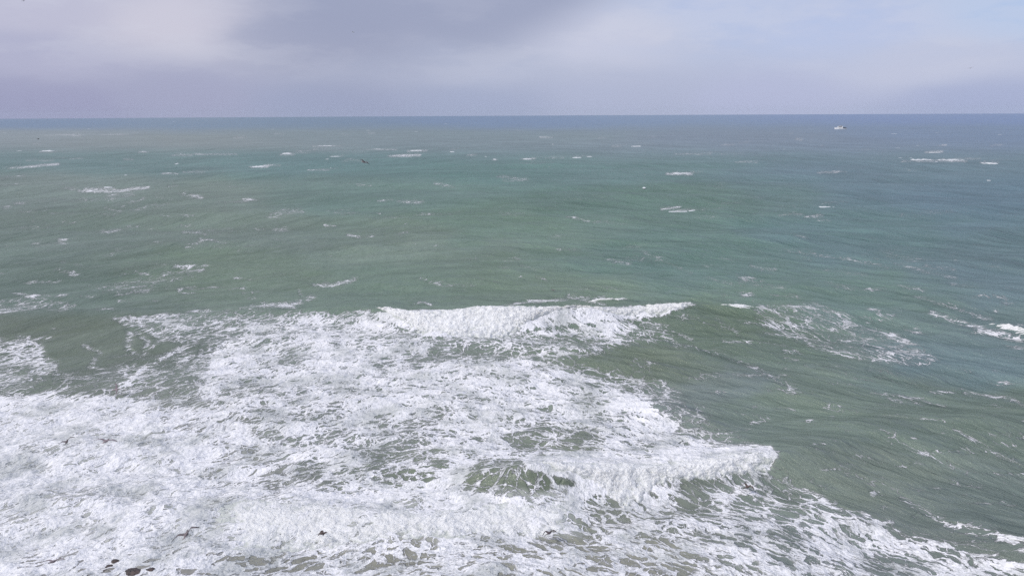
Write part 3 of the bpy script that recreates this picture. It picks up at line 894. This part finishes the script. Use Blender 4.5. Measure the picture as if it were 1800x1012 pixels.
# ------------------------------------------------------------------ whitecaps scattered over the open sea
authored = len(caps)
for _ in range(90):
    u = random.random()
    yy = 212 + 120 * u ** 1.4
    caps.append((random.uniform(-60, 1860), yy, min(30, random.lognormvariate(1.5, .6)) * (0.5 + (yy - 205) / 140), random.uniform(.3, 1.0)))
M_CAP, N = mat('whitecap_foam')
bs = N.n('ShaderNodeBsdfPrincipled')
pos = N.n('ShaderNodeNewGeometry').outputs['Position']
N.put(bs.inputs['Base Color'], N.mix(N.noise(pos, .8, 4, .6), (.45, .50, .50), (.86, .86, .87)))
bs.inputs['Roughness'].default_value = .9
N.put(N.n('ShaderNodeOutputMaterial').inputs[0], bs.outputs[0])
VV = []; FF = []
cap_cov = []
for ci, (cx, cy, wpx, hpx) in enumerate(caps):
    p = at(cx, min(max(cy, 207), 480), .3)
    d = math.hypot(p[0], p[1])
    if d > 9000 or (ci < authored and hpx < 3) or (ci >= authored and wpx < 4):
        continue
    mpp = math.hypot(d, HC) / FPX
    wpx *= .85; hpx *= .8
    w = wpx * mpp; hgt = min(hpx * mpp * .42, 1.4)
    depth = max(1.0, hpx * .45 * mpp * mpp * 18 / 1.0) if d < 400 else 2.5 + hgt * 2
    depth = min(depth, 8)
    n = int(min(60, max(8, wpx * 1.1))); k = 7
    s = np.linspace(-1, 1, n)
    skew = random.uniform(-.12, .12)
    a0 = random.uniform(0, 99)
    xs = p[0] + s * w / 2
    arch = (1 - s ** 2) ** .6
    yoff = p[1] + s * w * skew + perlin(s * 2.3 + a0, s * 0 + a0) * depth * .5
    rg_ = min(1, wpx / 30)
    rag = np.clip(.85 - .35 * rg_ + .7 * rg_ * perlin(s * w / max(1.2, 2.5 * mpp) * .35 + a0, s * 0 + 3.3) + .5 * rg_ * perlin(s * 3.5 + a0, s * 0 + 9.1), 0, 1.4)
    prof = [(-.5, -.25), (-.18, .55), (0, 1.0), (.15, .75), (.4, .35), (.75, .08), (1.0, -.25)]
    i0 = len(VV)
    for (t, hh) in prof:
        jj = perlin(s * 6 + a0, s * 0 + t * 5) * .22
        yr_ = yoff - t * depth * (.4 + .6 * arch)
        base = surface(xs, yr_)[2]
        for q in range(n):
            z = base[q] + hgt * arch[q] * rag[q] * (hh + jj[q] * (hh > 0)) - (.12 if arch[q] * rag[q] < .2 else 0)
            VV.append((xs[q], yr_[q], z))
    for r in range(k - 1):
        for q in range(n - 1):
            a = i0 + r * n + q
            FF.append((a, a + n, a + n + 1, a + 1))
wc = raw_mesh('whitecaps', VV, FF, M_CAP)
wc['kind'] = 'stuff'

# ------------------------------------------------------------------ rocks awash at the bottom left
M_ROCK, N = mat('wet_rock')
pos = N.n('ShaderNodeTexCoord').outputs['Object']
bs = N.n('ShaderNodeBsdfPrincipled')
N.put(bs.inputs['Base Color'], N.mix(N.ss(N.noise(pos, 3, 6, .65), .35, .65), (.030, .027, .030), (.13, .095, .085)))
N.put(bs.inputs['Roughness'], N.ss(N.noise(pos, 5, 3), .3, .7, .3, .7))
bb = N.n('ShaderNodeBump'); bb.inputs['Distance'].default_value = .08
N.put(bb.inputs['Height'], N.noise(pos, 6, 6, .7)); N.put(bs.inputs['Normal'], bb.outputs[0])
N.put(N.n('ShaderNodeOutputMaterial').inputs[0], bs.outputs[0])


def rock(px, py, sx, sy, sz, seed, label, rot=0.0):
    import bmesh
    bm = bmesh.new()
    bmesh.ops.create_icosphere(bm, subdivisions=5, radius=1)
    co = np.array([v.co[:] for v in bm.verts])
    d = 1 + .30 * fbm(co[:, 0] * 1.3 + seed, co[:, 1] * 1.3 + co[:, 2] * 1.1, 5) + .16 * fbm(co[:, 1] * 3 + seed, co[:, 2] * 3 + co[:, 0] * 2, 4)
    co = co * d[:, None] * np.array([sx, sy, sz])
    for v, c in zip(bm.verts, co):
        v.co = c
    me = bpy.data.meshes.new('rock'); bm.to_mesh(me); bm.free()
    me.polygons.foreach_set('use_smooth', [True] * len(me.polygons))
    me.materials.append(M_ROCK)
    o = bpy.data.objects.new('rock', me); C.objects.link(o)
    p = at(px, py, 0)
    z = surface(np.array([p[0]]), np.array([p[1]]))[2][0]
    o.location = (p[0], p[1], z - sz * .25); o.rotation_euler = (0, 0, rot)
    o['label'] = label; o['category'] = 'rock'; o['group'] = 'rocks awash in the surf'


rock(203, 993, .22, .14, .12, 1.0, 'small rounded dark rock tip showing through foam, highest of the rocks at bottom left', .1)
rock(193, 1003, .20, .12, .10, 4.0, 'tiny dark rock to the lower left of the rounded rock tip', .3)
rock(236, 1015, .50, .30, .24, 7.0, 'largest dark rock, awash at the bottom left edge with foam round it', -.1)
rock(187, 1012, .22, .14, .12, 9.0, 'small dark rock at the very bottom edge, leftmost of the rocks', .0)
rock(266, 1013, .28, .18, .13, 12.0, 'low brownish rock barely breaking the foam, rightmost of the rocks', .15)


# ------------------------------------------------------------------ gulls
def simple_mat(name, c, rough=.7):
    m, N = mat(name)
    bs = N.n('ShaderNodeBsdfPrincipled')
    pos = N.n('ShaderNodeTexCoord').outputs['Object']
    k = N.noise(pos, 4, 3)
    N.put(bs.inputs['Base Color'], N.mix(k, tuple(v * .85 for v in c), tuple(min(1, v * 1.12) for v in c)))
    bs.inputs['Roughness'].default_value = rough
    N.put(N.n('ShaderNodeOutputMaterial').inputs[0], bs.outputs[0])
    return m


M_FEATHER, N = mat('feathers')
bs = N.n('ShaderNodeBsdfPrincipled')
tint = N.attr('tint', 'Color')
fn = N.noise(N.n('ShaderNodeTexCoord').outputs['Object'], 22, 4, .6)
N.put(bs.inputs['Base Color'], N.mix(N.m('MULTIPLY', fn, .35), tint, (.02, .02, .02)))
bs.inputs['Roughness'].default_value = .8
N.put(N.n('ShaderNodeOutputMaterial').inputs[0], bs.outputs[0])
M_BEAK = simple_mat('beak', (.55, .33, .08), .5)


def gull_rest():
    import bmesh
    bm = bmesh.new()
    st = [(-.34, .075, .006, .0), (-.30, .070, .008, .0), (-.22, .045, .016, .0), (-.14, .052, .035, -.003), (-.04, .070, .060, -.010), (.06, .075, .068, -.014), (.14, .062, .058, -.006),
          (.20, .042, .042, .010), (.235, .036, .038, .022), (.265, .037, .038, .026), (.295, .028, .029, .024), (.315, .012, .014, .018)]
    rings = []
    for (y, rx, rz, zc) in st:
        rings.append([bm.verts.new((rx * math.cos(t), y, zc + rz * math.sin(t))) for t in np.linspace(0, 2 * np.pi, 14, endpoint=False)])
    for a, b in zip(rings[:-1], rings[1:]):
        for i in range(14):
            bm.faces.new((a[i], a[(i + 1) % 14], b[(i + 1) % 14], b[i]))
    bm.faces.new(rings[0][::-1]); bm.faces.new(rings[-1])
    # wings: (x, leading y, chord, half thickness)
    wg = [(.0, .13, .22, .020), (.08, .135, .21, .018), (.18, .155, .185, .016), (.28, .165, .165, .014), (.38, .150, .150, .012), (.50, .11, .120, .0105), (.60, .06, .085, .0095), (.68, .005, .045, .009), (.72, -.03, .02, .008)]
    for sgn in (-1, 1):
        rr2 = []
        for (x, le, ch, ht) in wg:
            loop = []
            for (u, w) in [(0, 0), (.12, 1), (.4, 1.05), (.75, .8), (1, .4), (1, -.4), (.75, -.8), (.4, -.9), (.12, -.8)]:
                loop.append(bm.verts.new((sgn * x, le - u * ch, .03 + ht * w)))
            rr2.append(loop if sgn > 0 else loop[::-1])
        for a, b in zip(rr2[:-1], rr2[1:]):
            for i in range(9):
                bm.faces.new((a[i], b[i], b[(i + 1) % 9], a[(i + 1) % 9]))
        bm.faces.new(rr2[0]); bm.faces.new(rr2[-1][::-1])
    bmesh.ops.recalc_face_normals(bm, faces=bm.faces)
    me = bpy.data.meshes.new('gull_rest'); bm.to_mesh(me); bm.free()
    o = bpy.data.objects.new('gull_rest', me); C.objects.link(o)
    md = o.modifiers.new('r', 'REMESH'); md.mode = 'VOXEL'; md.voxel_size = .0085
    dg = bpy.context.evaluated_depsgraph_get()
    ev = o.evaluated_get(dg); m2 = ev.to_mesh()
    co = np.empty(len(m2.vertices) * 3, np.float32); m2.vertices.foreach_get('co', co)
    faces = [tuple(p.vertices) for p in m2.polygons]
    ev.to_mesh_clear()
    bpy.data.objects.remove(o); bpy.data.meshes.remove(me)
    return co.reshape(-1, 3).astype(float), faces


G_CO, G_F = gull_rest()


def plumage(kind):
    x, y, z = np.abs(G_CO[:, 0]), G_CO[:, 1], G_CO[:, 2]
    n = len(x); c = np.ones((n, 3))
    wing = x > .065
    tip = sst(x, .50, .58)
    if kind == 'brown':
        body = np.array([.16, .115, .10]); wingc = np.array([.11, .08, .07]); tipc = np.array([.03, .022, .022])
        band = (y < -.26) & (x < .09)
    elif kind == 'dark':
        body = np.array([.13, .10, .105]); wingc = np.array([.10, .08, .085]); tipc = np.array([.02, .018, .02])
        band = (y < -.26) & (x < .09)
    elif kind == 'taupe':
        body = np.array([.24, .20, .205]); wingc = np.array([.17, .145, .15]); tipc = np.array([.05, .04, .045])
        band = y < -9
    elif kind == 'mauve':
        body = np.array([.36, .29, .30]); wingc = np.array([.29, .24, .26]); tipc = np.array([.22, .18, .19])
        band = y < -9
    else:
        body = np.array([.80, .79, .78]); wingc = np.array([.62, .63, .66]); tipc = np.array([.03, .03, .035])
        band = y < -9
    c[:] = body
    c[wing] = wingc
    c = c * (1 - tip[:, None]) + tipc * tip[:, None]
    if kind not in ('white',):
        mott = .8 + .4 * (np.sin(x * 60) * np.sin(y * 55) * .5 + .5)
        c *= mott[:, None]
    c[band] *= .4
    # trailing edge a little darker on the young birds
    return c


def gull(px, py, span_px, kind, label, head=0, pitch=0, bank=0, inner=(18, 18), outer=(-8, -8), sweep=(0, 0), group='gulls flying over the sea'):
    co = G_CO.copy()
    x = co[:, 0]; s = np.sign(x); ax = np.abs(x)
    out = co.copy()
    for side, (ia, oa, sw) in ((-1, (inner[0], outer[0], sweep[0])), (1, (inner[1], outer[1], sweep[1]))):
        m = (s == side) & (ax > .055)
        u = ax[m]; z = co[m, 2] - .03; y = co[m, 1]
        # arc-length integration of a smoothly changing bend angle
        N_ = 80
        ug = np.linspace(.055, .75, N_)
        ang = R_(ia) * sst(ug, .055, .12) * (1 - sst(ug, .27, .40)) + R_(oa) * sst(ug, .27, .40)
        swg = R_(sw) * sst(ug, .27, .40) - R_(sw * .35) * sst(ug, .07, .12) * (1 - sst(ug, .27, .4))
        du = ug[1] - ug[0]
        cxx = np.r_[0, np.cumsum(np.cos(ang) * np.cos(swg) * du)][:-1] + .055
        czz = np.r_[0, np.cumsum(np.sin(ang) * du)][:-1]
        cyy = np.r_[0, np.cumsum(-np.sin(swg) * du)][:-1]
        A = np.interp(u, ug, ang)
        out[m, 0] = side * (np.interp(u, ug, cxx) - np.sin(A) * z)
        out[m, 2] = .03 + np.interp(u, ug, czz) + np.cos(A) * z
        out[m, 1] = y + np.interp(u, ug, cyy)
    me = bpy.data.meshes.new('gull')
    me.from_pydata(out.tolist(), [], G_F)
    me.polygons.foreach_set('use_smooth', [True] * len(me.polygons))
    a = me.attributes.new('tint', 'FLOAT_COLOR', 'POINT')
    c4 = np.ones((len(out), 4), np.float32); c4[:, :3] = plumage(kind)
    a.data.foreach_set('color', c4.ravel())
    me.materials.append(M_FEATHER)
    o = bpy.data.objects.new('gull', me); C.objects.link(o)
    span = out[:, 0].max() - out[:, 0].min()
    dist = 1.44 * FPX / span_px * 1.0
    d = ray(px, py)
    pos = Vector((0, 0, HC)) + Vector(d) * dist
    hit = HC / max(1e-6, -d[2])
    if d[2] < 0 and dist > hit - 1.5:
        pos = Vector((0, 0, HC)) + Vector(d) * (hit - 1.5)
    o.location = pos
    # head: compass heading of flight, 0 = away from the camera
    o.rotation_euler = (Matrix.Rotation(R_(-head), 3, 'Z') @ Matrix.Rotation(R_(pitch), 3, 'X') @ Matrix.Rotation(R_(bank), 3, 'Y')).to_euler()
    o['label'] = label; o['category'] = 'gull'; o['group'] = group
    vs = []; st = [(.305, .010, .012, .020), (.33, .008, .010, .017), (.35, .006, .007, .012), (.362, .002, .002, .004)]
    fs = []
    for (y, rx, rz, zc) in st:
        for t in np.linspace(0, 2 * np.pi, 8, endpoint=False):
            vs.append((rx * math.cos(t), y, zc + rz * math.sin(t)))
    for r in range(3):
        for i in range(8):
            fs.append((r * 8 + i, r * 8 + (i + 1) % 8, r * 8 + 8 + (i + 1) % 8, r * 8 + 8 + i))
    fs += [tuple(range(7, -1, -1)), tuple(range(24, 32))]
    raw_mesh('beak', vs, fs, M_BEAK, o)
    return o


gull(117, 776, 30, 'dark', 'dark brown gull gliding with its left wing low over the foam at lower left', head=-15, pitch=5, bank=-22, inner=(25, 32), outer=(-22, -16))
gull(186, 775, 40, 'mauve', 'pale gull gliding level with wings spread flat, right beside the dark brown gull', head=5, pitch=-4, bank=2, inner=(14, 14), outer=(-12, -10))
gull(327, 939, 54, 'taupe', 'largest gull, grey-brown, banking with long wings over the bore at bottom left', head=-6, pitch=2, bank=-28, inner=(22, 26), outer=(-14, -24))
gull(566, 937, 27, 'brown', 'brown gull turning with wings drooped, over white water at the bottom, left of centre', head=60, pitch=-8, bank=-20, inner=(28, 20), outer=(-62, -30), sweep=(20, 30))
gull(1314, 855, 33, 'brown', 'mottled gull with one dark wing tip, low over green water below the nearest breaker', head=62, pitch=4, bank=-8, inner=(22, 16), outer=(-35, -12), sweep=(10, 10))
gull(204, 684, 22, 'mauve', 'pale gull with one wing raised high, at the upper edge of the left foam field', head=70, pitch=5, bank=30, inner=(35, 25), outer=(5, -40))
gull(965, 936, 12, 'dark', 'tiny dark gull right over the foot of the foam, bottom centre', head=40, pitch=0, bank=-25, inner=(20, 20), outer=(-40, -20))
gull(93, 986, 42, 'mauve', 'pale mauve gull seen edge on against foam near the bottom left corner', head=8, pitch=-20, bank=-10, inner=(14, 16), outer=(-12, -14))
gull(641, 285, 29, 'taupe', 'gull with dark wing tips flying over teal water well below the horizon', head=-62, pitch=0, bank=18, inner=(24, 10), outer=(-26, -16))
gull(667, 376, 17, 'white', 'white gull with wings raised over the green water left of centre', head=-50, pitch=0, bank=10, inner=(22, 22), outer=(-8, -20))
gull(713, 394, 14, 'white', 'small white gull, right and below the white one with raised wings', head=40, pitch=0, bank=-15, inner=(25, 15), outer=(-10, -20))
gull(621, 57, 9, 'white', 'white speck of a gull against the dark grey cloud', head=-70, pitch=0, bank=10, group='distant gulls')
gull(41, 2, 8, 'dark', 'dark speck of a gull at the top left edge of the sky', head=10, pitch=0, bank=-10, group='distant gulls')
gull(1706, 120, 9, 'mauve', 'faint far gull in the pale sky at the right', head=10, pitch=0, bank=-14, group='distant gulls')
gull(966, 293.5, 8, 'white', 'tiny white gull low over teal water right of centre, below the first whitecaps', head=-60, pitch=0, bank=12, group='distant gulls')
gull(1133, 307.5, 8, 'white', 'tiny white gull just left of a bright whitecap', head=70, pitch=0, bank=-8, group='distant gulls')
gull(915, 486.5, 6, 'white', 'tiny white gull over green water a little above the middle breaker', head=90, group='distant gulls')
gull(972, 510, 7, 'taupe', 'tiny greyish gull close above the long middle breaker', head=60, group='distant gulls')
gull(67, 244.5, 9, 'taupe', 'tiny gull near the far left edge, above a short white crest', head=70, bank=-10, group='distant gulls')
gull(393.5, 208.3, 6, 'white', 'white speck of a gull exactly on the horizon line at left', head=80, group='distant gulls')

# ------------------------------------------------------------------ the boat
M_HULL = simple_mat('white_gelcoat', (.80, .80, .80), .35)
M_DARK = simple_mat('dark_paint', (.09, .10, .11), .5)
M_GLASS = simple_mat('dark_glass', (.02, .025, .03), .08)
M_TRIM = simple_mat('grey_trim', (.22, .20, .20), .6)
M_STEEL = simple_mat('steel_rail', (.45, .46, .48), .35)
bp = at(1478, 227.2, 0)
BL = 18.6 / FPX * math.hypot(bp[0], bp[1])
boat = bpy.data.objects.new('fishing_boat', None)
C.objects.link(boat)
bz = surface(np.array([bp[0]]), np.array([bp[1]]))[2][0]
boat.location = (bp[0], bp[1], bz - .2)
boat.rotation_euler = (R_(1.5), R_(-1.5), math.pi - math.atan2(bp[0], bp[1]) * 1.0)
boat['label'] = 'small white fishing boat with dark cabin windows, out near the horizon at right'
boat['category'] = 'boat'
u = BL / 16.0


def prism(name, outline, y0, y1, m, parent, bevel=.05):
    """outline in the boat's x-z side view, extruded across from y0 to y1"""
    n = len(outline)
    vs = [(x * u, y0 * u, z * u) for x, z in outline] + [(x * u, y1 * u, z * u) for x, z in outline]
    fs = [tuple(range(n))[::-1], tuple(range(n, 2 * n))] + [(i, (i + 1) % n, n + (i + 1) % n, n + i) for i in range(n)]
    o = raw_mesh(name, vs, fs, m, parent, smooth=False)
    if bevel:
        b = o.modifiers.new('bevel', 'BEVEL'); b.width = bevel * u; b.segments = 2
    return o


def hull_mesh():
    vs = []; fs = []
    stn = np.linspace(-8, 8, 23)
    for x in stn:
        t = (x + 8) / 16
        wd = 2.3 * (1 - max(0, (t - .45) / .55) ** 2.4) * (0.86 + .14 * min(1, t * 4))
        wd = max(wd, .03)
        top = 1.25 + 1.15 * max(0, t - .35) ** 1.5 * 1.9
        for (a, zz) in [(-1, top), (-.97, top * .55), (-.86, .0), (-.5, -.75), (0, -1.0), (.5, -.75), (.86, .0), (.97, top * .55), (1, top)]:
            vs.append((x * u + (0.9 * max(0, t - .8) * (zz / top) * 5 * .35) * u, wd * a * u, zz * u))
    for i in range(22):
        for j in range(8):
            a = i * 9 + j
            fs.append((a, a + 9, a + 10, a + 1))
        fs.append((i * 9 + 8, i * 9 + 17, i * 9 + 9, i * 9))   # deck
    fs.append(tuple(range(8, -1, -1))); fs.append(tuple(range(22 * 9, 23 * 9)))
    return vs, fs


vs, fs = hull_mesh()
hull = raw_mesh('hull', vs, fs, M_HULL, boat, smooth=False)
prism('rubbing_strake', [(-8, 1.0), (-8, 1.14), (2, 1.2), (2, 1.06)], -2.33, 2.33, M_DARK, boat, .01)
cab = prism('cabin', [(-2.2, 1.2), (-2.2, 4.3), (3.4, 4.2), (5.0, 2.9), (5.8, 1.9), (5.8, 1.4)], -1.6, 1.6, M_HULL, boat, .12)
for x0, x1 in ((-1.0, .3), (.5, 1.8), (2.0, 3.1)):
    for sy in (-1, 1):
        prism('window', [(x0, 2.5), (x0, 3.6), (x1, 3.6), (x1, 2.5)], sy * 1.60 - .03, sy * 1.60 + .03, M_GLASS, cab, .0)
prism('windscreen', [(3.52, 3.95), (3.62, 4.02), (4.95, 2.92), (4.85, 2.85)], -1.3, 1.3, M_GLASS, cab, .0)
prism('roof', [(-2.6, 4.32), (-2.6, 4.52), (3.5, 4.5), (3.8, 4.34)], -1.8, 1.8, M_TRIM, boat, .04)
prism('gantry', [(-2.3, 1.2), (-2.3, 4.7), (-1.5, 4.7), (-1.5, 1.2)], -1.66, 1.66, M_HULL, boat, .05)
prism('aft_shelter', [(-6.6, 1.7), (-6.8, 2.9), (-2.4, 3.1), (-2.4, 1.7)], -1.4, 1.4, M_DARK, boat, .08)
prism('mast', [(-.2, 4.5), (-.1, 6.4), (.05, 6.4), (.15, 4.5)], -.08, .08, M_TRIM, boat, .0)
prism('radar_bar', [(.4, 4.6), (.4, 4.85), (1.4, 4.85), (1.4, 4.6)], -.5, .5, M_HULL, boat, .05)
for sy in (-1, 1):
    vs = []; fs = []
    for i, x in enumerate(np.linspace(2.5, 7.4, 7)):
        t = (x + 8) / 16
        yy = sy * max(.15, 2.2 * (1 - max(0, (t - .45) / .55) ** 2.4) - .1)
        zt = 1.25 + 1.15 * max(0, t - .35) ** 1.5 * 1.9
        for (dx_, dz_) in ((-.03, 0), (.03, 0), (.03, .85), (-.03, .85)):
            vs.append(((x + dx_) * u, yy * u, (zt + dz_) * u))
        for (dx_, dz_) in ((-.03, 0), (.03, 0), (.03, .85), (-.03, .85)):
            vs.append(((x + dx_) * u, (yy - sy * .05) * u, (zt + dz_) * u))
        b = i * 8
        fs += [(b, b + 1, b + 2, b + 3), (b + 7, b + 6, b + 5, b + 4), (b + 1, b + 5, b + 6, b + 2), (b, b + 3, b + 7, b + 4)]
        if i:
            fs += [(b - 8 + 2, b + 3, b + 7, b - 2)]
    raw_mesh('rail', vs, fs, M_STEEL, boat, smooth=False)

# ------------------------------------------------------------------ thin sea haze
HAZE = True
if HAZE:
    X1 = 27500.0; zb = -26000 ** 2 / (2 * REARTH) - 5
    zt = 140.0
    vs = [(-X1, -X1, zb), (X1, -X1, zb), (X1, X1, zb), (-X1, X1, zb), (-X1, -X1, zt), (X1, -X1, zt), (X1, X1, zt), (-X1, X1, zt)]
    fs = [(0, 3, 2, 1), (4, 5, 6, 7), (0, 1, 5, 4), (1, 2, 6, 5), (2, 3, 7, 6), (3, 0, 4, 7)]
    M_HAZE, N = mat('haze')
    pv = N.n('ShaderNodeVolumePrincipled')
    pv.inputs['Color'].default_value = (.80, .90, 1.0, 1)
    pv.inputs['Density'].default_value = 0.8e-5
    pv.inputs['Anisotropy'].default_value = 0.0
    N.put(N.n('ShaderNodeOutputMaterial').inputs['Volume'], pv.outputs[0])
    hz = raw_mesh('haze', vs, fs, M_HAZE, smooth=False)
    hz['kind'] = 'stuff'
